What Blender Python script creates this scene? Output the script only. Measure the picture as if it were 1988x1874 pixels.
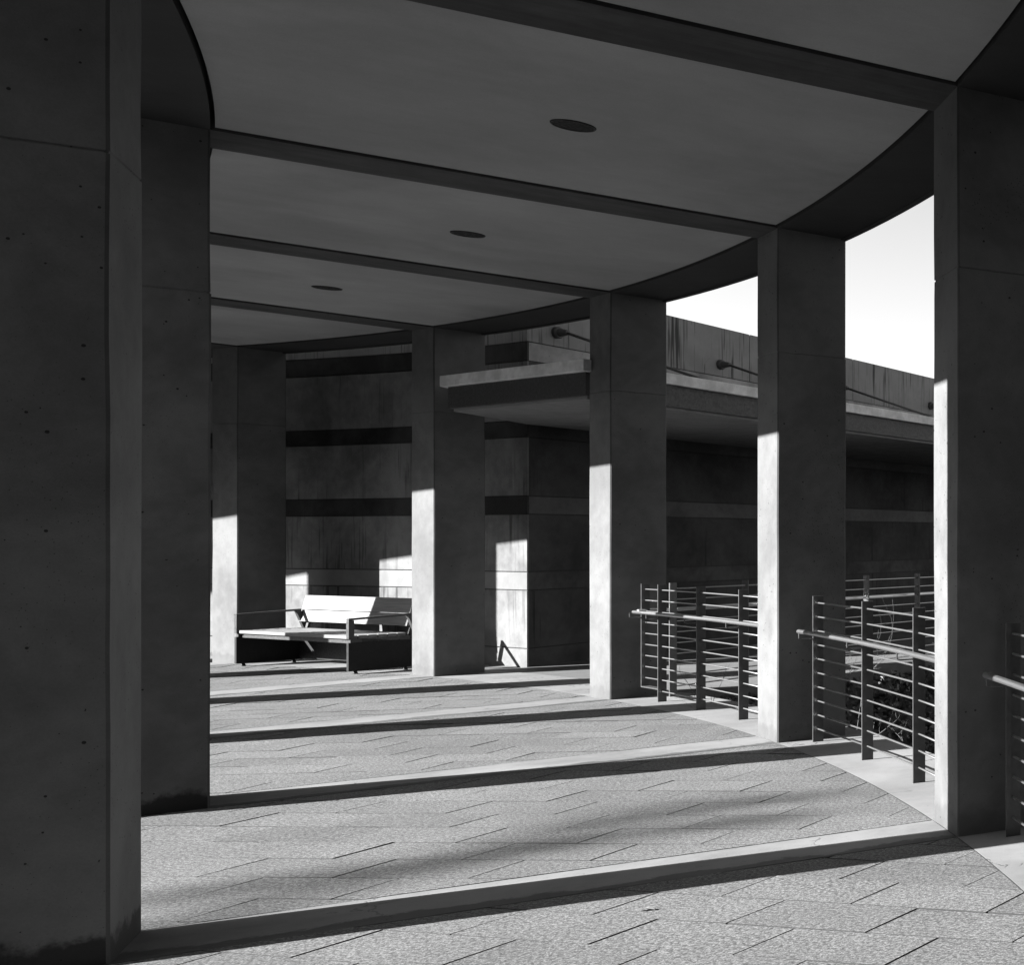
import bpy, bmesh, math, random
from mathutils import Vector, Matrix, noise as mnoise
random.seed(7)
R = math.radians
for o in list(bpy.data.objects): bpy.data.objects.remove(o)
scn = bpy.context.scene
COL = scn.collection

# ------------------------------------------------------------------ camera, sky, sun, exposure
FPX, XP, Y0, WPX, HPX = 2315.0, 2913.0, 1043.7, 1988.0, 1874.0
cam_d = bpy.data.cameras.new('camera'); cam = bpy.data.objects.new('camera', cam_d); COL.objects.link(cam)
cam.location = (0, 0, 1.5); cam.rotation_euler = (R(90), 0, 0)
cam_d.sensor_width = 36; cam_d.lens = FPX / WPX * 36
cam_d.shift_x = (WPX / 2 - XP) / WPX; cam_d.shift_y = (Y0 - HPX / 2) / WPX
cam_d.clip_start = 0.05; cam_d.clip_end = 3000
scn.camera = cam

SUN_AZ, SUN_EL = 34.0, 23.9          # the light travels towards this azimuth (from +x), at this elevation
w = bpy.data.worlds.new('World'); scn.world = w; w.use_nodes = True
nt = w.node_tree; bg = nt.nodes['Background']
sky = nt.nodes.new('ShaderNodeTexSky'); sky.sky_type = 'NISHITA'; sky.sun_disc = False
sky.sun_elevation = R(SUN_EL)
_sx, _sy = -math.cos(R(SUN_AZ)), -math.sin(R(SUN_AZ))
sky.sun_rotation = math.atan2(_sx, _sy)
bw = nt.nodes.new('ShaderNodeRGBToBW')      # the photograph is black and white
nt.links.new(sky.outputs[0], bw.inputs[0]); nt.links.new(bw.outputs[0], bg.inputs[0])
bg.inputs[1].default_value = 0.05
sd = bpy.data.lights.new('sun', 'SUN'); sun = bpy.data.objects.new('sun', sd); COL.objects.link(sun)
sd.energy = 5.0; sd.angle = R(0.5); sd.color = (1, 1, 1)
_d = Vector((math.cos(R(SUN_AZ)) * math.cos(R(SUN_EL)), math.sin(R(SUN_AZ)) * math.cos(R(SUN_EL)), -math.sin(R(SUN_EL))))
sun.rotation_euler = _d.to_track_quat('-Z', 'Y').to_euler(); sun.location = (-20, -15, 20)
vs = scn.view_settings
vs.view_transform = 'Standard'; vs.look = 'None'; vs.gamma = 1; vs.use_curve_mapping = False
vs.exposure = 2.55
scn.cycles.max_bounces = 5; scn.cycles.diffuse_bounces = 3
scn.cycles.use_denoising = True

# ------------------------------------------------------------------ plan of the colonnade (metres)
CX, CY = -21.7305, -9.2948
RO, RI, DEP, TH = 24.380, 21.575, 0.463, 0.452
A0, DA = 39.2713, 8.787
H = 3.758
def ang(n): return A0 + DA * n
def P(r, a, off=0.0):
    c, s = math.cos(R(a)), math.sin(R(a))
    return Vector((CX + r * c - off * s, CY + r * s + off * c))
def arc(r, a0, a1, n): return [P(r, a0 + (a1 - a0) * i / n) for i in range(n + 1)]

# ------------------------------------------------------------------ materials (grey, procedural)
def newmat(name):
    m = bpy.data.materials.new(name); m.use_nodes = True
    return m, m.node_tree, m.node_tree.nodes['Principled BSDF']
def nd(t, kind, **kw):
    n = t.nodes.new(kind)
    for k, v in kw.items():
        if k.startswith('i_'): n.inputs[k[2:].replace('_', ' ')].default_value = v
        else: setattr(n, k, v)
    return n
def math_(t, op, a, b=None, c=None, clamp=False):
    n = t.nodes.new('ShaderNodeMath'); n.operation = op; n.use_clamp = clamp
    for i, x in enumerate((a, b, c)):
        if x is None: continue
        if isinstance(x, (int, float)): n.inputs[i].default_value = x
        else: t.links.new(x, n.inputs[i])
    return n.outputs[0]
def ramp(t, src, a, b, lo=0.0, hi=1.0):
    n = t.nodes.new('ShaderNodeMapRange'); n.clamp = True; n.interpolation_type = 'SMOOTHSTEP'
    t.links.new(src, n.inputs[0])
    for i, x in enumerate((a, b, lo, hi)): n.inputs[i + 1].default_value = x
    return n.outputs[0]
def coords(t, scale=(1, 1, 1), rnd=True):
    tc = t.nodes.new('ShaderNodeTexCoord'); src = tc.outputs['Object']
    if rnd:
        oi = t.nodes.new('ShaderNodeObjectInfo'); v = t.nodes.new('ShaderNodeVectorMath'); v.operation = 'SCALE'
        cmb = t.nodes.new('ShaderNodeCombineXYZ')
        t.links.new(oi.outputs['Random'], cmb.inputs[0]); t.links.new(oi.outputs['Random'], cmb.inputs[1])
        t.links.new(cmb.outputs[0], v.inputs[0]); v.inputs['Scale'].default_value = 37.0
        a = t.nodes.new('ShaderNodeVectorMath'); a.operation = 'ADD'
        t.links.new(src, a.inputs[0]); t.links.new(v.outputs[0], a.inputs[1]); src = a.outputs[0]
    mp = t.nodes.new('ShaderNodeMapping'); mp.inputs['Scale'].default_value = scale
    t.links.new(src, mp.inputs[0])
    return mp.outputs[0], tc.outputs['Object']
def noise_(t, vec, scale, detail=4, rough=0.55, dist=0.0):
    n = t.nodes.new('ShaderNodeTexNoise'); t.links.new(vec, n.inputs['Vector'])
    n.inputs['Scale'].default_value = scale; n.inputs['Detail'].default_value = detail
    n.inputs['Roughness'].default_value = rough; n.inputs['Distortion'].default_value = dist
    return n.outputs['Fac']
def bump(t, bs, h, strength, dist):
    b = t.nodes.new('ShaderNodeBump'); b.inputs['Strength'].default_value = strength
    b.inputs['Distance'].default_value = dist
    t.links.new(h, b.inputs['Height']); t.links.new(b.outputs[0], bs.inputs['Normal'])
def setcol(t, bs, val):
    c = t.nodes.new('ShaderNodeCombineXYZ')
    for i in range(3): t.links.new(val, c.inputs[i])
    t.links.new(c.outputs[0], bs.inputs['Base Color'])

def concrete(name, base, mottle=0.25, pits=0.35, foot=0.0, streak=0.0, rough=0.8, board=0.0, cracks=0.0, top=None, marks=0, edge=0):
    m, t, bs = newmat(name)
    v, raw = coords(t)
    n1 = noise_(t, v, 1.3, 5, 0.6, 0.4); n2 = noise_(t, v, 9, 6, 0.6); n3 = noise_(t, v, 160, 3, 0.6)
    f = math_(t, 'ADD', math_(t, 'MULTIPLY', n1, 0.75), math_(t, 'MULTIPLY', n2, 0.25))
    f = ramp(t, f, 0.3, 0.7, 1 - mottle, 1 + mottle * 0.6)
    f = math_(t, 'MULTIPLY', f, ramp(t, n3, 0.3, 0.7, 0.95, 1.05))
    hgt = math_(t, 'MULTIPLY', n3, 0.25)
    if pits:
        nn = noise_(t, v, 5, 2)
        vor = t.nodes.new('ShaderNodeTexVoronoi'); t.links.new(v, vor.inputs['Vector']); vor.inputs['Scale'].default_value = 24
        vor.inputs['Randomness'].default_value = 1
        sep = t.nodes.new('ShaderNodeSeparateColor'); t.links.new(vor.outputs['Color'], sep.inputs[0])
        rad = math_(t, 'MULTIPLY', math_(t, 'POWER', sep.outputs[0], 2.0), 0.145)
        pit = math_(t, 'LESS_THAN', vor.outputs['Distance'], rad)
        pit = math_(t, 'MULTIPLY', pit, math_(t, 'GREATER_THAN', nn, 0.49))
        vo2 = t.nodes.new('ShaderNodeTexVoronoi'); t.links.new(v, vo2.inputs['Vector']); vo2.inputs['Scale'].default_value = 60
        sp2 = t.nodes.new('ShaderNodeSeparateColor'); t.links.new(vo2.outputs['Color'], sp2.inputs[0])
        pit2 = math_(t, 'LESS_THAN', vo2.outputs['Distance'], math_(t, 'MULTIPLY', math_(t, 'POWER', sp2.outputs[1], 2.2), 0.24))
        pit2 = math_(t, 'MULTIPLY', pit2, math_(t, 'GREATER_THAN', noise_(t, v, 3.1, 2), 0.5))
        pit = math_(t, 'MAXIMUM', pit, math_(t, 'MULTIPLY', pit2, 0.75))
        f = math_(t, 'MULTIPLY', f, math_(t, 'SUBTRACT', 1, math_(t, 'MULTIPLY', pit, pits * 1.5), clamp=True))
        hgt = math_(t, 'SUBTRACT', hgt, pit)
    if edge:        # grime and moss creeping in from the joint on one long side
        sx = t.nodes.new('ShaderNodeSeparateXYZ'); t.links.new(raw, sx.inputs[0])
        y = math_(t, 'ADD', sx.outputs[1], math_(t, 'MULTIPLY', noise_(t, v, 2.6, 6, 0.7), -0.34))
        f = math_(t, 'MULTIPLY', f, ramp(t, y, -0.33, -0.29, 0.42, 1))
    if marks:       # scuffs, patches and faint formwork lines
        mp = t.nodes.new('ShaderNodeMapping'); mp.inputs['Scale'].default_value = (3.5, 1.0, 1); t.links.new(v, mp.inputs[0])
        a = ramp(t, noise_(t, mp.outputs[0], 4.5, 6, 0.75, 1.5), 0.66, 0.72)
        a = math_(t, 'MULTIPLY', a, ramp(t, noise_(t, v, 1.1, 3), 0.52, 0.62))
        f = math_(t, 'MULTIPLY', f, math_(t, 'SUBTRACT', 1, math_(t, 'MULTIPLY', a, 0.28)))
        b_ = ramp(t, noise_(t, v, 0.55, 3, 0.5, 0.8), 0.35, 0.65, 0.88, 1.08); f = math_(t, 'MULTIPLY', f, b_)
    if streak:      # rain stains running down from the top edge
        mp = t.nodes.new('ShaderNodeMapping'); mp.inputs['Scale'].default_value = (1, 1, 0.045); t.links.new(raw, mp.inputs[0])
        s1 = noise_(t, mp.outputs[0], 7.5, 3, 0.7); s2 = noise_(t, mp.outputs[0], 22, 2, 0.6)
        s = ramp(t, s1, 0.56, 0.66); s = math_(t, 'MAXIMUM', s, math_(t, 'MULTIPLY', ramp(t, s2, 0.6, 0.68), 0.7))
        patch = ramp(t, noise_(t, v, 0.8, 2), 0.42, 0.6)
        if top is not None:
            sx = t.nodes.new('ShaderNodeSeparateXYZ'); t.links.new(raw, sx.inputs[0])
            d = math_(t, 'SUBTRACT', top, sx.outputs[2])
            patch = math_(t, 'MULTIPLY', ramp(t, math_(t, 'ADD', d, math_(t, 'MULTIPLY', s2, -0.9)), -0.1, 0.75, 1.0, 0.15), ramp(t, noise_(t, v, 0.8, 2), 0.3, 0.5, 0.35, 1))
        f = math_(t, 'MULTIPLY', f, math_(t, 'SUBTRACT', 1, math_(t, 'MULTIPLY', math_(t, 'MULTIPLY', s, patch), streak)))
    if foot:        # damp dirty foot with an uneven upper edge
        sx = t.nodes.new('ShaderNodeSeparateXYZ'); t.links.new(raw, sx.inputs[0])
        z = math_(t, 'ADD', sx.outputs[2], math_(t, 'MULTIPLY', noise_(t, v, 6, 5, 0.7), -0.22))
        f = math_(t, 'MULTIPLY', f, ramp(t, z, -0.03, 0.02, 1 - foot, 1))
    if board:
        mp = t.nodes.new('ShaderNodeMapping'); mp.inputs['Scale'].default_value = (0.6, 6, 1); t.links.new(v, mp.inputs[0])
        f = math_(t, 'MULTIPLY', f, ramp(t, noise_(t, mp.outputs[0], 2.2, 4, 0.65, 0.5), 0.3, 0.72, 1 + board, 1 - board))
        sp = noise_(t, mp.outputs[0], 5.5, 4, 0.7)
        f = math_(t, 'MULTIPLY', f, ramp(t, sp, 0.68, 0.76, 1.0, 0.72))
    if cracks:
        vv = t.nodes.new('ShaderNodeTexVoronoi'); vv.feature = 'DISTANCE_TO_EDGE'; vv.inputs['Scale'].default_value = 0.9
        ad = t.nodes.new('ShaderNodeVectorMath'); ad.operation = 'ADD'
        nz = t.nodes.new('ShaderNodeTexNoise'); nz.inputs['Scale'].default_value = 3; nz.inputs['Detail'].default_value = 6
        t.links.new(v, nz.inputs['Vector']); t.links.new(v, ad.inputs[0]); t.links.new(nz.outputs['Color'], ad.inputs[1])
        t.links.new(ad.outputs[0], vv.inputs['Vector'])
        cr = math_(t, 'MULTIPLY', ramp(t, vv.outputs['Distance'], 0.002, 0.007, 1, 0), ramp(t, noise_(t, v, 1.7, 2), 0.5, 0.55))
        f = math_(t, 'MULTIPLY', f, math_(t, 'SUBTRACT', 1, math_(t, 'MULTIPLY', cr, cracks)))
        hgt = math_(t, 'SUBTRACT', hgt, cr)
    setcol(t, bs, math_(t, 'MULTIPLY', f, base))
    bs.inputs['Roughness'].default_value = rough
    bs.inputs['Specular IOR Level'].default_value = 0.25
    bump(t, bs, hgt, 0.5, 0.004)
    return m

M = {}
M['column_outer'] = concrete('column_concrete', 0.093, 0.34, 0.55, foot=0.2)
M['column_inner'] = concrete('column_concrete_damp', 0.090, 0.38, 0.6, foot=0.82)
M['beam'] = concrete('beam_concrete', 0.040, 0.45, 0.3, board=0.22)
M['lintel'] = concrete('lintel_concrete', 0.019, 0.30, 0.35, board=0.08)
M['ceiling'] = concrete('ceiling_plaster', 0.240, 0.10, 0.0, board=0.015, marks=1)
M['strip'] = concrete('strip_concrete', 0.145, 0.30, 0.2, cracks=0.35, edge=1)
M['curb'] = concrete('curb_concrete', 0.150, 0.26, 0.2, cracks=0.6)
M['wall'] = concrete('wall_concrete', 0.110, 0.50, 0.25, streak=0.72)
M['side_wall'] = concrete('shaded_side_wall', 0.036, 0.6, 0.25, streak=0.7)  # darker than the curved wall: shade under the canopy put into the colour
M['side_band'] = concrete('shaded_side_band', 0.048, 0.7, 0.3)  # pale band darkened likewise, its shade painted in
M['parapet'] = concrete('parapet_concrete', 0.15, 0.18, 0.3, streak=0.85, top=4.46)
M['band_dark'] = concrete('band_granite_dark', 0.016, 1.5, 0.0, rough=0.5, streak=0.3)
M['band_light'] = concrete('band_granite_light', 0.12, 0.3, 0.0, rough=0.6)
M['band_grey'] = concrete('band_weathered', 0.20, 0.5, 0.6)
M['path'] = concrete('path_concrete', 0.10, 0.25, 0.2)
M['plaza'] = concrete('plaza_concrete', 0.05, 0.2, 0.0)
M['retaining'] = concrete('retaining_concrete', 0.08, 0.3, 0.3)

M['edge'] = concrete('column_arris', 0.05, 0.5, 0.0)  # darker chamfers: dirt plus the shade line of the corners, put into the colour
def paint(name, base, rough=0.5, metal=0.0, var=0.15, scale=12, spec=0.4):
    m, t, bs = newmat(name); v, raw = coords(t)
    n = noise_(t, v, scale, 5, 0.65)
    setcol(t, bs, math_(t, 'MULTIPLY', ramp(t, n, 0.3, 0.7, 1 - var, 1 + var), base))
    t.links.new(ramp(t, noise_(t, v, scale * 4, 3), 0.3, 0.7, rough * 0.8, min(1, rough * 1.2)), bs.inputs['Roughness'])
    bs.inputs['Metallic'].default_value = metal; bs.inputs['Specular IOR Level'].default_value = spec
    return m
M['lip'] = paint('canopy_lip_paint', 0.52, 0.6, var=0.22, scale=6)
M['fascia'] = paint('canopy_fascia_paint', 0.025, 0.6)
M['soffit'] = paint('canopy_soffit', 0.14, 0.7, var=0.08, scale=2)
M['steel'] = paint('painted_steel_post', 0.055, 0.42, 0.2, scale=25)
M['bar'] = paint('steel_bar', 0.62, 0.36, 0.85, var=0.08, scale=30)
M['handrail'] = paint('stainless_tube', 0.50, 0.30, 0.95, var=0.04, scale=3)
def satin(name, base, rough):
    m, t, bs = newmat(name); bs.inputs['Base Color'].default_value = (base, base, base, 1)
    bs.inputs['Metallic'].default_value = 1.0; bs.inputs['Roughness'].default_value = rough; return m
M['handrail'] = satin('satin_stainless_tube', 0.52, 0.33)
M['bar'] = satin('satin_steel_bar', 0.42, 0.36)
M['rod'] = paint('dark_rod', 0.035, 0.6)
M['bench_black'] = paint('bench_black_steel', 0.010, 0.6, spec=0.2)
M['bench_dark'] = paint('bench_dark_steel', 0.03, 0.5)
M['lamp_ring'] = paint('lamp_ring', 0.010, 0.6, spec=0.2); M['lamp_in'] = paint('lamp_inside', 0.008, 0.6, spec=0.1); M['lens'] = paint('lamp_lens', 0.007, 0.6, spec=0.1)
M['bark'] = paint('pale_twig_bark', 0.075, 0.8, var=0.3, scale=40)
M['tree_bark'] = paint('tree_bark', 0.09, 0.9, var=0.4, scale=10)
M['leaf'] = paint('dark_leaf', 0.030, 0.5, var=0.5, scale=8)
M['soil'] = concrete('garden_soil', 0.035, 0.4, 0.0)
M['joint'] = paint('joint_dirt', 0.02, 0.95)

def bench_wood():
    m, t, bs = newmat('bench_pale_timber'); v, raw = coords(t)
    mp = t.nodes.new('ShaderNodeMapping'); mp.inputs['Scale'].default_value = (0.5, 14, 14); t.links.new(raw, mp.inputs[0])
    n = noise_(t, mp.outputs[0], 5, 5, 0.6)
    setcol(t, bs, math_(t, 'MULTIPLY', ramp(t, n, 0.3, 0.7, 0.70, 1.15), 0.125)); bs.inputs['Roughness'].default_value = 0.6
    bump(t, bs, n, 0.3, 0.002); return m
M['timber'] = bench_wood()

def paver():
    m, t, bs = newmat('paver_exposed_aggregate')
    tc = t.nodes.new('ShaderNodeTexCoord'); v = tc.outputs['Object']
    at = t.nodes.new('ShaderNodeAttribute'); at.attribute_name = 'tone'
    g1 = noise_(t, v, 62, 3, 0.75); g2 = noise_(t, v, 170, 2, 0.6); big = noise_(t, v, 0.9, 4, 0.55); mid = noise_(t, v, 6, 4)
    f = math_(t, 'MULTIPLY', ramp(t, g1, 0.34, 0.66, 0.50, 1.50), ramp(t, g2, 0.36, 0.64, 0.62, 1.38))
    f = math_(t, 'MULTIPLY', f, ramp(t, big, 0.32, 0.68, 0.88, 1.08))
    f = math_(t, 'MULTIPLY', f, ramp(t, mid, 0.3, 0.7, 0.95, 1.05))
    f = math_(t, 'MULTIPLY', f, at.outputs['Fac'])
    setcol(t, bs, math_(t, 'MULTIPLY', f, 0.094)); bs.inputs['Roughness'].default_value = 0.85
    bs.inputs['Specular IOR Level'].default_value = 0.2
    bump(t, bs, math_(t, 'ADD', g1, math_(t, 'MULTIPLY', g2, 0.5)), 0.35, 0.003)
    return m
M['paver'] = paver()

# ------------------------------------------------------------------ mesh helpers
class MB:
    def __init__(s): s.v = []; s.f = []; s.m = []; s.mats = []; s.tone = []
    def slot(s, mat):
        if mat not in s.mats: s.mats.append(mat)
        return s.mats.index(mat)
    def add(s, vs_, fs, mat, tone=1.0):
        b = len(s.v); s.v += [tuple(x) for x in vs_]; k = s.slot(mat)
        for f in fs: s.f.append([b + i for i in f]); s.m.append(k); s.tone.append(tone)
    def prism(s, poly, z0, z1, mat, tone=1.0, tilt=None, side=None):
        n = len(poly)
        top = [(p[0], p[1], (z1 + (tilt(p) if tilt else 0))) for p in poly]
        vs_ = [(p[0], p[1], z0) for p in poly] + top
        cap = [list(range(n))[::-1], list(range(n, 2 * n))]; wl = [[i, (i + 1) % n, n + (i + 1) % n, n + i] for i in range(n)]
        if side is None: s.add(vs_, cap + wl, mat, tone); return
        s.add(vs_, cap, mat, tone); b = len(s.v) - len(vs_); k = s.slot(side)
        for f in wl: s.f.append([b + i for i in f]); s.m.append(k); s.tone.append(tone)
    def ring(s, r0, r1, a0, a1, z0, z1, mat, n=None, off0=0.0, off1=0.0):
        """annular sector block; its two end faces sit at tangential offsets off0/off1 from the rays a0/a1"""
        n = n or max(2, int(abs(a1 - a0) / 0.8))
        vs_ = []
        for i in range(n + 1):
            k = i / n
            for r in (r0, r1):
                o0 = P(r, a0, off0); o1 = P(r, a1, off1)
                aa0 = math.degrees(math.atan2(o0.y - CY, o0.x - CX)); aa1 = math.degrees(math.atan2(o1.y - CY, o1.x - CX))
                aa0 += 360 * round((a0 - aa0) / 360); aa1 += 360 * round((a1 - aa1) / 360)
                p = P(r, aa0 + (aa1 - aa0) * k)
                vs_ += [(p.x, p.y, z0), (p.x, p.y, z1)]
        fs = []
        for i in range(n):
            a = i * 4; b = a + 4       # order: r0z0 r0z1 r1z0 r1z1
            fs += [[a, b, b + 1, a + 1], [a + 2, a + 3, b + 3, b + 2], [a, a + 2, b + 2, b], [a + 1, b + 1, b + 3, a + 3]]
        fs += [[0, 1, 3, 2], [n * 4, n * 4 + 2, n * 4 + 3, n * 4 + 1]]
        s.add(vs_, fs, mat)
    def box(s, x0, x1, y0, y1, z0, z1, mat, bev=0.0, fn=None):
        vs_ = [(x, y, z) for x in (x0, x1) for y in (y0, y1) for z in (z0, z1)]
        if fn: vs_ = [fn(p) for p in vs_]
        s.add(vs_, [[0, 1, 3, 2], [4, 6, 7, 5], [0, 4, 5, 1], [2, 3, 7, 6], [0, 2, 6, 4], [1, 5, 7, 3]], mat)
    def tube(s, pts, rad, mat, seg=10, caps=True):
        pts = [Vector(p) for p in pts]; n = len(pts); rads = rad if isinstance(rad, list) else [rad] * n
        rings = []; up = None
        for i, p in enumerate(pts):
            d = (pts[min(i + 1, n - 1)] - pts[max(i - 1, 0)]).normalized()
            if up is None: up = Vector((0, 0, 1)) if abs(d.z) < 0.9 else Vector((1, 0, 0))
            sx = d.cross(up).normalized(); up2 = sx.cross(d).normalized(); up = up2
            rings.append([p + (sx * math.cos(2 * math.pi * k / seg) + up2 * math.sin(2 * math.pi * k / seg)) * rads[i] for k in range(seg)])
        vs_ = [v for r_ in rings for v in r_]; fs = []
        for i in range(n - 1):
            for k in range(seg):
                k2 = (k + 1) % seg; fs.append([i * seg + k, i * seg + k2, (i + 1) * seg + k2, (i + 1) * seg + k])
        if caps: fs += [list(range(seg)), list(range((n - 1) * seg, n * seg))[::-1]]
        s.add(vs_, fs, mat)
    def build(s, name, parent=None, origin=None, rotz=0.0, smooth=False, bevel=0.0, local=False, tone=False):
        me = bpy.data.meshes.new(name)
        inv = Matrix.Identity(4)
        if origin is not None and not local:
            inv = (Matrix.Translation(Vector(origin)) @ Matrix.Rotation(rotz, 4, 'Z')).inverted()
        me.from_pydata([tuple(inv @ Vector(v)) for v in s.v], [], s.f)
        for m in s.mats: me.materials.append(m)
        me.polygons.foreach_set('material_index', s.m)
        if tone:
            a = me.attributes.new('tone', 'FLOAT', 'FACE'); a.data.foreach_set('value', s.tone)
        bm = bmesh.new(); bm.from_mesh(me); bmesh.ops.recalc_face_normals(bm, faces=bm.faces)
        if bevel:
            bmesh.ops.bevel(bm, geom=[e for e in bm.edges if len(e.link_faces) == 2 and e.calc_face_angle() > 0.5], offset=bevel, segments=2, affect='EDGES', profile=0.5, clamp_overlap=True)
        bm.to_mesh(me); bm.free()
        if smooth:
            for p in me.polygons: p.use_smooth = True
        o = bpy.data.objects.new(name, me); COL.objects.link(o)
        if parent is not None: o.parent = parent
        if origin is not None: o.location = origin; o.rotation_euler = (0, 0, rotz)
        return o
def tag(o, label=None, cat=None, group=None, kind=None):
    for k, v in (('label', label), ('category', cat), ('group', group), ('kind', kind)):
        if v: o[k] = v
    return o
def thing(name, loc, rotz, label, cat, group=None):
    o = bpy.data.objects.new(name, None); COL.objects.link(o); o.location = loc; o.rotation_euler = (0, 0, rotz)
    o.empty_display_size = 0.2
    return tag(o, label, cat, group)

# ------------------------------------------------------------------ the setting: ground, plaza, paving, curbs, path
g = MB(); g.add([(-700, -700, -1.25), (700, -700, -1.25), (700, 700, -1.25), (-700, 700, -1.25)], [[0, 1, 2, 3]], M['soil'])
tag(g.build('ground'), 'dark planted garden ground lying below the walkway level', kind='structure')
g = MB()
for k in range(24): g.ring(0.3, 21.07, k * 15, k * 15 + 15, -1.24, -0.006, M['plaza'])
tag(g.build('plaza'), 'sunlit paved ground on the inner side of the colonnade', kind='structure')

AMIN, AMAX = -4, 8        # rays covered by paving and roof
def clip(poly, a, b):     # keep the part left of a->b
    out = []; n = len(poly)
    def side(p): return (b[0] - a[0]) * (p[1] - a[1]) - (b[1] - a[1]) * (p[0] - a[0])
    for i in range(n):
        p, q = poly[i], poly[(i + 1) % n]; sp, sq = side(p), side(q)
        if sp >= 0: out.append(p)
        if (sp >= 0) != (sq >= 0):
            k = sp / (sp - sq); out.append((p[0] + (q[0] - p[0]) * k, p[1] + (q[1] - p[1]) * k))
    return out
RIN = RI - DEP - 0.03
ORG = {-1: (-3.206, 5.278), 0: (-5.127, 6.154), 1: (-7.937, 8.149)}
rnd = random.Random(3)
for n in range(AMIN, AMAX):
    near_gap, far_gap = TH / 2 + 0.020, TH / 2 + 0.004
    lo = [P(RIN, ang(n), near_gap), P(RO - 0.006, ang(n), near_gap)]
    hi = [P(RO - 0.006, ang(n + 1), -far_gap), P(RIN, ang(n + 1), -far_gap)]
    b0 = math.degrees(math.atan2(lo[1].y - CY, lo[1].x - CX)); b1 = math.degrees(math.atan2(hi[0].y - CY, hi[0].x - CX))
    reg = [tuple(lo[0])] + [tuple(P(RO - 0.006, b0 + (b1 - b0) * i / 8)) for i in range(9)] + [tuple(hi[1])]
    mid = ang(n) + DA / 2; th = R(mid - 45)
    if n in ORG: O = Vector(ORG[n])
    else: O = P(22.7 + rnd.random() * 0.5, mid, rnd.random())
    e1 = Vector((math.cos(th), math.sin(th))); e2 = Vector((-math.sin(th), math.cos(th)))
    mb = MB()
    # dark bedding that shows in the joints
    mb.prism(reg, -0.05, -0.016, M['joint'])
    for j in range(-16, 17):
        for i in range(-12, 13):
            x0 = i * 0.61 + (0.305 if j % 2 == 0 else 0); y0 = j * 0.301
            gx = 0.0055 + rnd.random() ** 1.5 * 0.0070; gy = 0.0020 + rnd.random() ** 2 * 0.0022
            jx = rnd.uniform(-0.0012, 0.0012)
            c = [O + e1 * (x0 + gx + jx) + e2 * (y0 + gy), O + e1 * (x0 + 0.61 - 0.0012 + jx) + e2 * (y0 + gy),
                 O + e1 * (x0 + 0.61 - 0.0012 + jx) + e2 * (y0 + 0.301 - gy), O + e1 * (x0 + gx + jx) + e2 * (y0 + 0.301 - gy)]
            if (c[0] - P(22.9, mid)).length > 3.4: continue
            poly = [tuple(p) for p in c]
            for k in range(len(reg)):
                poly = clip(poly, reg[k], reg[(k + 1) % len(reg)])
                if len(poly) < 3: break
            if len(poly) < 3: continue
            tx, ty = rnd.gauss(0, 0.0035), rnd.gauss(0, 0.004); cz = rnd.uniform(-0.0012, 0.0012)
            cc = c[0]
            mb.prism(poly, -0.03, cz, M['paver'], tone=rnd.uniform(0.90, 1.09), side=M['joint'],
                     tilt=lambda p: (Vector(p) - cc).dot(e1) * tx * 0.6 + (Vector(p) - cc).dot(e2) * ty)
    tag(mb.build('paving', origin=(O.x, O.y, 0), rotz=th, tone=True), 'diagonal rectangular aggregate pavers of one bay', kind='structure')
for n in range(AMIN, AMAX + 1):
    mb = MB(); a = ang(n)
    poly = [P(RIN, a, -TH / 2), P(RO - 0.006, a, -TH / 2), P(RO - 0.006, a, TH / 2), P(RIN, a, TH / 2)]
    mb.prism([tuple(p) for p in poly], -0.05, 0.0015, M['strip'])
    tag(mb.build('paving_strip', origin=(P(RI, a).x, P(RI, a).y, 0), rotz=R(a)), kind='structure')
mb = MB(); mb.ring(RO + 0.001, 25.0, ang(AMIN), ang(AMAX), -1.24, 0.0, M['curb'], n=140); mb.ring(RO - 0.0065, RO + 0.001, ang(AMIN), ang(AMAX), -0.05, -0.0006, M['joint'], n=140)
tag(mb.build('curb'), 'pale concrete curb along the outer columns', kind='structure')

# straight lines of the entrance beyond: back fence line and building line
def LF(v): return Vector((-7.80 + 0.277 * (v - 11.26), v))
def LW(v): return Vector((-11.26 + 0.085 * (v - 13.79), v))
vstart = 11.05
pp = [LF(vstart), LF(40), LW(40), LW(13.79)] + [P(25.0, a) for a in (66.0, 64, 62, 60, 58, 56.6)]
mb = MB(); mb.prism([tuple(p) for p in pp], -1.24, -0.004, M['path'])
tag(mb.build('path'), 'concrete entrance path under the canopy', kind='structure')
mb = MB(); mb.ring(25.0, 25.34, 66.0, 100, -0.3, -0.004, M['path'])
tag(mb.build('pavement'), 'narrow concrete margin in front of the curved wall', kind='structure')

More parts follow.
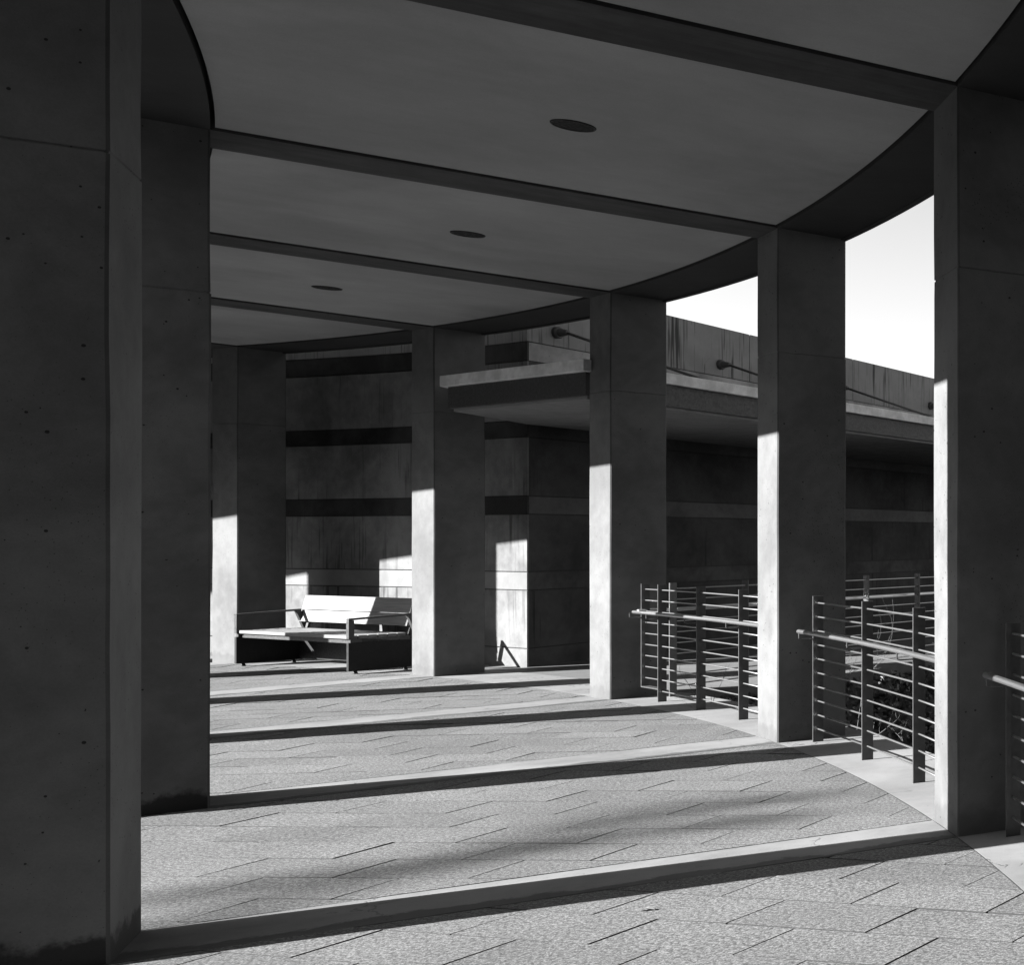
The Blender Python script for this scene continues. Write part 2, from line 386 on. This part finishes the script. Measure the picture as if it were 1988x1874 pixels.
# ------------------------------------------------------------------ columns
def column(rc, a, mat, seed):
    """square concrete column in local axes: x radial, y tangential"""
    rr = random.Random(seed); mb = MB()
    hx, hy, ch = DEP / 2, TH / 2, 0.009
    zs = [-0.02]; z = 0.25
    while z < 2.80: zs.append(z); z += 0.28
    lv = [(q, 0.0) for q in zs] + [(2.850, 0.0), (2.853, 0.004), (2.859, 0.004), (2.862, 0.0)] + [(q, 0.0) for q in (3.1, 3.4, H + 0.004)]
    rings = []
    off = [[0, 0] for _ in range(4)]
    for (zz, ins) in lv:
        off = [[0.75 * o[0] + rr.gauss(0, 0.0011), 0.75 * o[1] + rr.gauss(0, 0.0011)] for o in off]
        ring = []
        for k, (sx, sy) in enumerate(((1, 1), (-1, 1), (-1, -1), (1, -1))):
            x = sx * (hx - ins) + off[k][0]; y = sy * (hy - ins) + off[k][1]
            c1 = (x - sx * ch, y); c2 = (x, y - sy * ch)
            ring += [c2, c1] if k % 2 == 0 else [c1, c2]
        rings.append([(p[0], p[1], zz) for p in ring])
    vs_ = [p for r_ in rings for p in r_]; fs = []; ch_ = []
    for i in range(len(rings) - 1):
        for k in range(8): (ch_ if k % 2 == 0 else fs).append([i * 8 + k, i * 8 + (k + 1) % 8, (i + 1) * 8 + (k + 1) % 8, (i + 1) * 8 + k])
    fs += [list(range(8)), list(range((len(rings) - 1) * 8, len(rings) * 8))]
    mb.add(vs_, fs, mat); k_ = mb.slot(M['edge'])
    for f in ch_: mb.f.append(f); mb.m.append(k_)
    p = P(rc, a)
    return mb.build('concrete_column', origin=(p.x, p.y, 0), rotz=R(a), local=True)
OUT = {-2: 'outer column out of sight behind the viewpoint', -1: 'outer column just beyond the right edge of the frame',
       0: 'nearest right-hand concrete column, lit sliver and grey strip, cut by the frame edge',
       1: 'second concrete column from the right, standing between the two railings',
       2: 'third concrete column from the right, at the left end of the farther railing',
       3: 'concrete column at the right end of the bench, canopy tip crossing its top',
       4: 'farthest concrete column, behind the left end of the bench', 5: 'outer column hidden behind the left foreground columns'}
INN = {-1: 'inner column beside the viewpoint, out of sight', 0: 'huge shaded foreground column filling the left edge of the frame',
       1: 'second dark column on the left with a black damp stain at its foot',
       2: 'inner column hidden behind the left foreground columns', 3: 'inner column hidden behind the left columns near the bench',
       4.11: 'inner column hidden left of the bench, casting the far floor shadow', 5.09: 'farthest inner column, hidden from view'}
for n, lab in OUT.items():
    tag(column(RO + DEP / 2, ang(n), M['column_outer'], 100 + n), lab, 'column', 'square concrete columns of the colonnade')
for n, lab in INN.items():
    tag(column(RI - DEP / 2, ang(n), M['column_inner'], 200 + int(n)), lab, 'column', 'square concrete columns of the colonnade')

# ------------------------------------------------------------------ roof of the colonnade
roof = thing('colonnade_roof', (P(23, ang(0)).x, P(23, ang(0)).y, H), 0, 'curved concrete roof with radial beams and pale ceiling panels over the walkway', 'roof')
def rpart(mb, name, **k):
    o = mb.build(name, origin=k.pop('origin', None), **k)
    m = o.matrix_basis.copy(); o.parent = roof; o.matrix_parent_inverse = Matrix.Translation(-roof.location); return o
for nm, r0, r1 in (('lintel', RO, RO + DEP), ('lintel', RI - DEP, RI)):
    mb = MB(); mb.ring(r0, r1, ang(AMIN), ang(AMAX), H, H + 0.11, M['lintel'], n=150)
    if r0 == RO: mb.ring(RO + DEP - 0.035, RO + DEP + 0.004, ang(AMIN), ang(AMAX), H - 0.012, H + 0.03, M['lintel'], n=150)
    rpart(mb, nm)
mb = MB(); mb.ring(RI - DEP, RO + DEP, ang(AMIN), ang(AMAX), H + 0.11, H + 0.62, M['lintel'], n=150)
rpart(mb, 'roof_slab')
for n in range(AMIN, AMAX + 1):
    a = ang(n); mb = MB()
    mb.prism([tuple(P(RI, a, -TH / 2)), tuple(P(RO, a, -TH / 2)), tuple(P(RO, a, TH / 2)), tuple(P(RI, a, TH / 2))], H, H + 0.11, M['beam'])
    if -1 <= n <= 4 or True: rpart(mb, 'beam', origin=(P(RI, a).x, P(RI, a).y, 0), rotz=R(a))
for n in range(AMIN, AMAX):
    mb = MB(); gp = TH / 2 + 0.015
    mb.ring(RI + 0.018, RO - 0.015, ang(n), ang(n + 1), H + 0.015, H + 0.09, M['ceiling'], n=16, off0=gp, off1=-gp)
    c = P(23, ang(n) + DA / 2)
    rpart(mb, 'ceiling_panel', origin=(c.x, c.y, 0), rotz=R(ang(n) + DA / 2))

# recessed ceiling lights
def ceiling_light(a, lab):
    c = P((RI + RO) / 2, a); z = H + 0.015
    t = thing('ceiling_light', (c.x, c.y, z), 0, lab, 'ceiling light', 'round recessed lights in the ceiling panels')
    seg = 32
    def circ(r, zz): return [(r * math.cos(2 * math.pi * k / seg), r * math.sin(2 * math.pi * k / seg), zz) for k in range(seg)]
    mb = MB(); rs = [(0.102, 0.0), (0.100, -0.006), (0.092, -0.006), (0.088, 0.0)]
    vs_ = [p for r_, z_ in rs for p in circ(r_, z_)]
    fs = [[i * seg + k, i * seg + (k + 1) % seg, (i + 1) * seg + (k + 1) % seg, (i + 1) * seg + k] for i in range(3) for k in range(seg)]
    mb.add(vs_, fs, M['lamp_ring']); mb.build('trim_ring', parent=t)
    mb = MB(); mb.add(circ(0.0915, -0.003) + circ(0.07, -0.0022), [[k, (k + 1) % seg, seg + (k + 1) % seg, seg + k] for k in range(seg)], M['lamp_in'])
    mb.build('reflector', parent=t)
    mb = MB(); mb.add(circ(0.07, -0.0025), [list(range(seg))], M['lens']); mb.build('lens', parent=t)
ceiling_light(ang(0) + DA / 2, 'nearest and largest round recessed ceiling light')
ceiling_light(ang(1) + DA / 2, 'middle of the three round recessed ceiling lights')
ceiling_light(ang(2) + DA / 2, 'farthest and smallest round recessed ceiling light, above the bench side')

# ------------------------------------------------------------------ building beyond: curved wall, corner, straight wall, canopy
RW = 25.35
courses = [(-0.1, 0.205, 'wall'), (0.217, 0.881, 'wall'), (0.893, 1.093, 'band_light'), (1.105, 1.764, 'wall'), (1.776, 1.976, 'band_dark'),
           (1.988, 2.659, 'wall'), (2.671, 2.854, 'band_dark'), (2.866, 3.543, 'wall'), (3.555, 3.764, 'band_dark'), (3.776, 4.46, 'parapet')]
bld = thing('building', (-11.3, 13.8, 0), 0, 'banded concrete building with curved wall, sharp corner and stained parapet behind the columns', 'building')
def bpart(mb, name, **k):
    o = mb.build(name, **k); o.parent = bld; o.matrix_parent_inverse = Matrix.Translation(-bld.location); return o
corner = LW(13.79)
acor = math.degrees(math.atan2(corner.y - CY, corner.x - CX))
mb = MB(); mb.ring(RW + 0.014, RW + 0.3, acor + 0.75, 104, -0.1, 4.44, M['joint'], n=60); mb.ring(RW + 0.012, RW + 0.022, acor + 0.02, acor + 0.8, -0.1, 4.44, M['joint'], n=2)
for z0, z1, m in courses:
    mb.ring(RW, RW + 0.02, acor, 104, z0, z1, M[m], n=60)
bpart(mb, 'curved_wall')
mb = MB()
def wseg(v0, v1, d0, d1, z0, z1, m):
    nrm = Vector((1, -0.085)).normalized()
    a, b = LW(v0), LW(v1)
    q = [a - nrm * d1, a - nrm * d0, b - nrm * d0, b - nrm * d1]
    mb.prism([tuple(p) for p in q], z0, z1, M[m])
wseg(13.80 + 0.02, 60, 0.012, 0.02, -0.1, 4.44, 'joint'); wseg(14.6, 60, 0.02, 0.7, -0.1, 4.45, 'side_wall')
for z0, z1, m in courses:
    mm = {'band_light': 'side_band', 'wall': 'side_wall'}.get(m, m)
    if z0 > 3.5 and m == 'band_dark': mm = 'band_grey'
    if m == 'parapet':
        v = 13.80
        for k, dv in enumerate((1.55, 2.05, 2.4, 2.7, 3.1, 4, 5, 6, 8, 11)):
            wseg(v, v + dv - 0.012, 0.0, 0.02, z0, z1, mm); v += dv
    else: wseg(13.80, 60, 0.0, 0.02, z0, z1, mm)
bpart(mb, 'straight_wall')

def LC(v): return Vector((-8.56 + 0.125 * (v - 11.13), v))
cor = Vector((-8.56, 11.13)); tip = Vector((-10.96, 12.32))
can = thing('canopy', (cor.x, cor.y, 2.8), 0, 'flat entrance canopy with pale edge lip, dark fascia and tie rods, between the columns', 'canopy')
def cpart(mb, name, par=None, **k):
    o = mb.build(name, **k); o.parent = par or can; o.matrix_parent_inverse = Matrix.Translation(-can.location); return o
nl = (tip - cor).normalized(); nn = Vector((nl.y, -nl.x))
if nn.dot(Vector((-1, -1))) < 0: nn = -nn      # towards the walkway
e_far = LC(45); w_far = LW(45)
outer = [cor, tip, Vector((-11.42, 14.0)), w_far - Vector((0.2, 0)), e_far]
def inset(poly, d):
    c = Vector((-9.6, 16)); out = []
    n = len(poly)
    for i in range(n):
        a, b, c_ = poly[i - 1], poly[i], poly[(i + 1) % n]
        e1 = (b - a).normalized(); e2 = (c_ - b).normalized()
        n1 = Vector((-e1.y, e1.x)); n2 = Vector((-e2.y, e2.x))
        if n1.dot(c - b) < 0: n1 = -n1
        if n2.dot(c - b) < 0: n2 = -n2
        bis = (n1 + n2).normalized(); out.append(b + bis * d / max(0.3, bis.dot(n1)))
    return out
mb = MB(); mb.prism([tuple(p) for p in outer], 3.06, 3.17, M['lip']); cpart(mb, 'edge_lip', bevel=0.004)
mb = MB(); mb.prism([tuple(p) for p in inset(outer, 0.06)], 2.84, 3.06, M['fascia']); cpart(mb, 'fascia')
mb = MB(); mb.prism([tuple(p) for p in inset(outer, 0.10)], 2.81, 2.84, M['soffit']); cpart(mb, 'soffit')
nrm = Vector((1, -0.085)).normalized()
for k in range(5):
    v = 14.18 + 2.63 * k; a = LW(v)
    mb = MB()
    p0 = Vector((a.x, a.y, 3.936)); n3 = Vector((nrm.x, nrm.y, 0))
    end = Vector(((a + nrm * 2.35).x, (a + nrm * 2.35).y, 3.19))
    mb.tube([p0 + n3 * 0.12, end], 0.017, M['rod'], 8)
    d = (end - p0).normalized()
    mb.tube([end - d * 0.34, end - d * 0.32, end - d * 0.18, end - d * 0.16], [0.02, 0.032, 0.032, 0.02], M['rod'], 8)
    rod = cpart(mb, 'tie_rod', smooth=True)
    mb = MB()
    mb.tube([p0 - n3 * 0.01, p0 + n3 * 0.035, p0 + n3 * 0.05], [0.07, 0.07, 0.06], M['rod'], 20)
    mb.tube([p0 + n3 * 0.05, p0 + n3 * 0.15], [0.05, 0.03], M['rod'], 10)
    o = cpart(mb, 'wall_plate', par=rod)
    o.matrix_parent_inverse = (Matrix.Translation(can.location) @ Matrix.Translation(-can.location)).inverted()
    mb = MB(); mb.box(end.x - 0.06, end.x + 0.06, end.y - 0.02, end.y + 0.02, 3.15, 3.22, M['rod'])
    o = cpart(mb, 'anchor_lug', par=rod); o.matrix_parent_inverse = Matrix.Identity(4)

# made-up masses outside the frame, added only to cut sky and bounce light
def block(r0, a0, a1, hgt, lab, r1=37):
    c = P(r0, (a0 + a1) / 2); t = thing('building', (c.x, c.y, -1.25), 0, lab, 'building')
    mb = MB(); mb.ring(r0, r1, a0, a1, -1.25, hgt, M['block']); o = mb.build('wall'); o.parent = t; o.matrix_parent_inverse = Matrix.Translation(-t.location)
M['block'] = concrete('light_blocker', 0.02, 0.2, 0.0)  # dark colour of the added light-cutting masses
block(31, -8, 36, 14.0, 'added dark mass cutting sky light, outside the right edge of the frame')
block(21.15, -10, 29.4, 3.75, 'added wall blocking sun and sky beside the viewpoint, out of the frame', 21.5)
block(13, -19, -10, 11.0, 'added dark mass cutting sky light behind the viewpoint', 31)
block(24, 100, 296, 13.0, 'added dark mass cutting low sky light across the inner court, out of the frame', 31)
# ------------------------------------------------------------------ railings
BARZ = [1.018 - 0.1028 * k for k in range(10)]
def post_mesh(mb, p, rd, z0=0.0, z1=1.07, w_=0.07, t_=0.012):
    """flat steel post: inner edge at p, its width runs along rd"""
    tg = Vector((-rd.y, rd.x))
    q = [p - tg * t_ / 2, p + rd * w_ - tg * t_ / 2, p + rd * w_ + tg * t_ / 2, p + tg * t_ / 2]
    mb.prism([tuple(x) for x in q], z0, z1, M['steel'])
def railing(angs, lab, rail0, rail1, short=None):
    a_m = sum(angs) / len(angs); c = P(24.6, a_m)
    t = thing('railing', (c.x, c.y, 0), 0, lab, 'railing', 'steel post and bar railings')
    def part(mb, name, par=None, **k):
        o = mb.build(name, **k); o.parent = par or t
        o.matrix_parent_inverse = Matrix.Translation(-t.location) if par is None else Matrix.Identity(4); return o
    for a in angs:
        mb = MB(); post_mesh(mb, P(24.57, a), Vector((math.cos(R(a)), math.sin(R(a)))), z0=0.11 if a == short else 0.0)
        po = part(mb, 'post', bevel=0.0012)
        mb = MB(); z = 0.815
        q0, q1 = P(24.48, a), P(24.572, a)
        mb.tube([(q0.x, q0.y, z - 0.012), (q0.x, q0.y, z - 0.05), (q0.x * .8 + q1.x * .2, q0.y * .8 + q1.y * .2, z - 0.058), (q1.x, q1.y, z - 0.058)], 0.005, M['steel'], 6)
        part(mb, 'handrail_bracket', par=po)
    for z in BARZ:
        mb = MB(); aa = sorted(angs)
        if short: aa = aa
        pts = []
        for a in aa: q = P(24.604, a); pts.append((q.x, q.y, z))
        if short and z < 0.11: pts = pts[:-1]
        mb.tube(pts, 0.0062, M['bar'], 8)
        part(mb, 'horizontal_bar', smooth=True)
    if short:
        mb = MB(); a, b = P(24.60, short), P(24.60, sorted(angs)[-2]); d = (b - a).normalized(); nn_ = Vector((-d.y, d.x)) * 0.03
        mb.prism([tuple(a - nn_), tuple(a + nn_), tuple(b + nn_), tuple(b - nn_)], 0.11, 0.12, M['steel']); part(mb, 'bottom_flat')
    mb = MB(); pts = [(P(24.48, rail0 + (rail1 - rail0) * i / 14).x, P(24.48, rail0 + (rail1 - rail0) * i / 14).y, 0.815) for i in range(15)]
    mb.tube(pts, 0.0155, M['handrail'], 20); part(mb, 'handrail', smooth=True)
railing([47.2, 44.79, 42.38, 39.98], 'railing with handrail right of the second column, bare twigs behind it', 47.22, 39.6)
railing([55.95, 55.1, 53.12, 50.96, 48.9], 'farther railing with handrail starting beside the third column, free standing end panel', 55.75, 48.6, short=55.95)
railing([38.4, 36.0, 33.6, 31.2], 'partly seen railing at the right edge beyond the nearest column', 38.45, 30.8)

# straight railing on the far side of the planted bed
c = LF(13)
t = thing('railing', (c.x, c.y, 0), 0, 'distant straight railing along the entrance path behind the planted bed', 'railing', 'steel post and bar railings')
def fpart(mb, name, **k):
    o = mb.build(name, **k); o.parent = t; o.matrix_parent_inverse = Matrix.Translation(-t.location); return o
dirf = (LF(20) - LF(11)).normalized(); nf = Vector((dirf.y, -dirf.x))
vv = [11.245 + 0.752 * k for k in range(14)]
for v in vv:
    mb = MB(); post_mesh(mb, LF(v) - (nf * 0.035 if v > 11.3 else dirf * 0.035), nf if v > 11.3 else dirf, z0=-0.004, w_=0.07, t_=0.014); fpart(mb, 'post', bevel=0.0012)
for z in BARZ:
    mb = MB(); mb.tube([(LF(v).x, LF(v).y, z) for v in (vv[0], vv[4], vv[-1])], 0.006, M['bar'], 8); fpart(mb, 'horizontal_bar', smooth=True)
mb = MB(); hp = [LF(v) - nf * 0.11 for v in (11.0, 14, 21.2)]
mb.tube([(q.x, q.y, 0.815) for q in hp], 0.0195, M['handrail'], 12); fpart(mb, 'handrail', smooth=True)

# ------------------------------------------------------------------ bench
FLc, FRc = Vector((-14.90, 14.03)) * 0.986, Vector((-12.74, 13.19)) * 0.986
bx = (FRc - FLc); BL = bx.length; bth = math.atan2(bx.y, bx.x)
bench = thing('bench', (FLc.x, FLc.y, 0), bth, 'pale slatted bench with black side panels and open dark arm frames, between the far columns', 'bench')
def bp(mb, name, **k): return mb.build(name, parent=bench, **k)
BD = 0.60
for x0 in (0.0, BL - 0.05):
    mb = MB(); mb.box(x0 + 0.005, x0 + 0.045, 0.0, BD, 0.035, 0.345, M['bench_black']); sp_ = bp(mb, 'side_panel', bevel=0.003)
    for y in (0.07, BD - 0.08):
        mb = MB(); mb.tube([(x0 + 0.025, y, 0), (x0 + 0.025, y, 0.012), (x0 + 0.025, y, 0.04)], [0.02, 0.02, 0.01], M['bench_black'], 10); mb.build('foot', parent=sp_)
    mb = MB()
    mb.box(x0, x0 + 0.05, 0.0, 0.05, 0.385, 0.59, M['bench_dark'])
    mb.box(x0, x0 + 0.05, 0.0, BD - 0.02, 0.59, 0.612, M['bench_dark'], fn=lambda p: (p[0], p[1], p[2] + p[1] * 0.05))
    mb.box(x0, x0 + 0.05, BD - 0.07, BD - 0.02, 0.36, 0.622, M['bench_dark'], fn=lambda p: (p[0], p[1] + (0.62 - p[2]) * 0.35, p[2]))
    bp(mb, 'arm_frame', bevel=0.003)
    for y0 in (0.02, BD - 0.14):
        mb = MB(); mb.box(x0 + 0.012, x0 + 0.038, y0, y0 + 0.1, 0.345, 0.385, M['bench_dark']); bp(mb, 'spacer')
mb = MB()
for k in range(6):
    y0 = 0.02 + k * 0.088; mb.box(0.052, BL - 0.052, y0, y0 + 0.080, 0.385, 0.42, M['timber'])
bp(mb, 'seat', bevel=0.003)
mb = MB(); mb.box(0.052, BL - 0.052, 0.05, 0.10, 0.335, 0.385, M['bench_dark']); mb.box(0.052, BL - 0.052, 0.48, 0.53, 0.335, 0.385, M['bench_dark']); bp(mb, 'seat_rail')
mb = MB()
sl = lambda p: (p[0], p[1] + (p[2] - 0.62) * 0.22, p[2])
mb.box(0.0, BL - 0.11, BD + 0.0, BD + 0.035, 0.634, 0.80, M['timber'], fn=sl); mb.box(0.0, BL - 0.11, BD + 0.0, BD + 0.035, 0.49, 0.626, M['timber'], fn=sl); bp(mb, 'backrest', bevel=0.003)
for x0 in (0.10, BL - 0.15):
    mb = MB(); mb.box(x0, x0 + 0.04, BD + 0.037, BD + 0.06, 0.40, 0.74, M['bench_dark'], fn=sl); bp(mb, 'back_support')
mb = MB(); mb.box(0.052, BL - 0.052, BD - 0.04, BD - 0.015, 0.05, 0.36, M['bench_black']); bp(mb, 'back_panel')

# ------------------------------------------------------------------ planting below the walkway
mb = MB(); rnd = random.Random(11)
nfx = nf
def leaf(mb, p, n, size):
    a = Vector((rnd.gauss(0, 1), rnd.gauss(0, 1), rnd.gauss(0, 1))); s1 = n.cross(a).normalized(); s2 = n.cross(s1).normalized()
    s1 *= size; s2 *= size * 0.62
    mb.add([p - s1, p - s2 * 0.8 + s1 * 0.1, p + s1, p + s2 * 0.8 + s1 * 0.1], [[0, 1, 2, 3]], M['leaf'])
for _ in range(9000):
    v = 11.1 + rnd.random() ** 1.3 * 10; q = LF(v); d = abs(rnd.gauss(0.05, 0.07)); z = -1.2 + rnd.random() * 1.14
    p = Vector((q.x, q.y, z)) + Vector((nf.x, nf.y, 0)) * (0.01 + d)
    n_ = Vector((nf.x, nf.y, 0.3)) + Vector((rnd.gauss(0, .5), rnd.gauss(0, .5), rnd.gauss(0, .5)))
    leaf(mb, p, n_.normalized(), rnd.uniform(0.025, 0.05))
tag(mb.build('ivy'), 'dark ivy covering the low wall behind the railings', 'ivy', kind='stuff')
mb = MB()
for _ in range(9000):
    a = rnd.uniform(20, 56); r_ = 25.05 + rnd.random() * 5
    q = P(r_, a)
    if q.y > 11 and q.x < LF(q.y).x + 0.1: continue
    p = Vector((q.x, q.y, -1.22 + rnd.random() ** 2 * 0.35))
    leaf(mb, p, (Vector((rnd.gauss(0, .5), rnd.gauss(0, .5), 1))).normalized(), rnd.uniform(0.03, 0.06))
tag(mb.build('ground_cover'), 'dark leafy ground cover in the sunken bed', 'ground cover', kind='stuff')

def shrub(x, y, ztop, seed, lab, spread=0.35, nst=3):
    rr = random.Random(seed); mb = MB()
    def grow(p, d, L, r0, depth):
        pts = [p]; n = 7
        for i in range(n):
            d = (d + Vector((rr.gauss(0, .13), rr.gauss(0, .13), rr.gauss(0.03, .07)))).normalized()
            p = p + d * L / n; pts.append(p)
        mb.tube(pts, [r0 * (1 - 0.75 * i / n) for i in range(n + 1)], M['bark'], 5)
        if depth:
            for k in range(rr.randint(3, 5)):
                i = rr.randint(2, n - 1); dd = (d + Vector((rr.gauss(0, .6), rr.gauss(0, .6), rr.gauss(0.15, .35)))).normalized()
                grow(pts[i], dd, L * rr.uniform(0.25, 0.5), r0 * 0.5, depth - 1)
    for k in range(nst):
        a = rr.random() * 6.28; d = Vector((math.cos(a) * spread * (k > 0), math.sin(a) * spread * (k > 0), 1)).normalized()
        grow(Vector((x, y, -1.22)), d, (ztop + 1.22) * (1 if k == 0 else rr.uniform(0.55, 0.9)), 0.0065, 2)
    tag(mb.build('bare_shrub', smooth=True), lab, 'shrub', 'bare twiggy shrubs in the sunken bed')
shrub(-4.76, 9.4, 0.66, 5, 'tall leafless shrub behind the middle post of the nearer railing')
shrub(-5.55, 10.1, 0.55, 8, 'leafless shrub close beside the second column, behind the nearer railing')
shrub(-7.0, 10.75, 0.12, 13, 'low leafless shrub behind the farther railing', spread=0.7, nst=6)
shrub(-3.9, 8.9, 0.55, 21, 'short leafless shrub behind the railing, next to the nearest right-hand column')

# ------------------------------------------------------------------ tree on the sunny side whose limb shades the paving softly
def tree():
    tdir = Vector((-math.cos(R(SUN_AZ)), -math.sin(R(SUN_AZ)))); D = 30.0
    tgt = Vector((-4.75, 6.0)); c = tgt + tdir * D; zc = D * math.tan(R(SUN_EL))
    side = Vector((tdir.y, -tdir.x)) 
    base = c + tdir * 1.5 - side * 7.0
    t = thing('tree', (base.x, base.y, 0), 0, 'tall tree outside the frame whose leafy limb shades the floor softly', 'tree')
    rr = random.Random(4); mb = MB()
    mb.tube([(base.x, base.y, -0.1), (base.x + .1, base.y, 5), (base.x, base.y + .2, 10), (base.x + .2, base.y, 14.5)], [0.35, 0.28, 0.2, 0.08], M['tree_bark'], 12)
    o = mb.build('trunk', smooth=True); o.parent = t; o.matrix_parent_inverse = Matrix.Translation(-t.location)
    mb = MB()
    p0 = Vector((base.x, base.y + .2, 10.0)); p1 = Vector((c.x, c.y, zc))
    # limb ends along the line that projects to the soft streak
    mb.tube([p0, p0.lerp(p1, 0.5) + Vector((0, 0, 0.3)), p1], [0.12, 0.08, 0.04], M['tree_bark'], 8)
    o = mb.build('limb', smooth=True); o.parent = t; o.matrix_parent_inverse = Matrix.Translation(-t.location)
    mb = MB()
    def up(q): # floor point -> point on its sun ray at distance D
        return Vector((q[0] + tdir.x * D, q[1] + tdir.y * D, zc))
    streak = [(-5.5, 5.05, .13), (-5.1, 5.3, .2), (-4.85, 5.65, .2), (-4.72, 6.1, .22), (-4.6, 6.45, .22), (-4.3, 6.75, .16), (-3.9, 7.0, .12), (-3.95, 6.3, .12), (-4.35, 6.0, .14)]
    for x, y, s in streak:
        q = up((x, y))
        for _ in range(int(300 * s)):
            p = q + Vector((rr.gauss(0, s * .8), rr.gauss(0, s * .8), rr.gauss(0, s * .4)))
            n_ = Vector((rr.gauss(0, 1), rr.gauss(0, 1), rr.gauss(0, 1))).normalized()
            global rnd; rnd = rr; leaf(mb, p, n_, 0.05)
    o = mb.build('crown'); o.parent = t; o.matrix_parent_inverse = Matrix.Translation(-t.location)
tree()

# a single dry leaf lying on the near paving
mb = MB(); lc = Vector((-3.435, 4.79, 0.004)); pts_ = []
for k in range(12):
    a = 2 * math.pi * k / 12; rr_ = 0.020 * (1 + 0.35 * math.cos(3 * a))
    pts_.append((lc.x + rr_ * 1.5 * math.cos(a), lc.y + rr_ * 0.8 * math.sin(a), 0.003 + 0.008 * abs(math.sin(a * 1.5))))
mb.add([(lc.x, lc.y, 0.006)] + pts_, [[0, k + 1, (k + 1) % 12 + 1] for k in range(12)], M['tree_bark'])
tag(mb.build('dry_leaf'), 'single small dark dry leaf lying on the foreground paving', 'leaf')
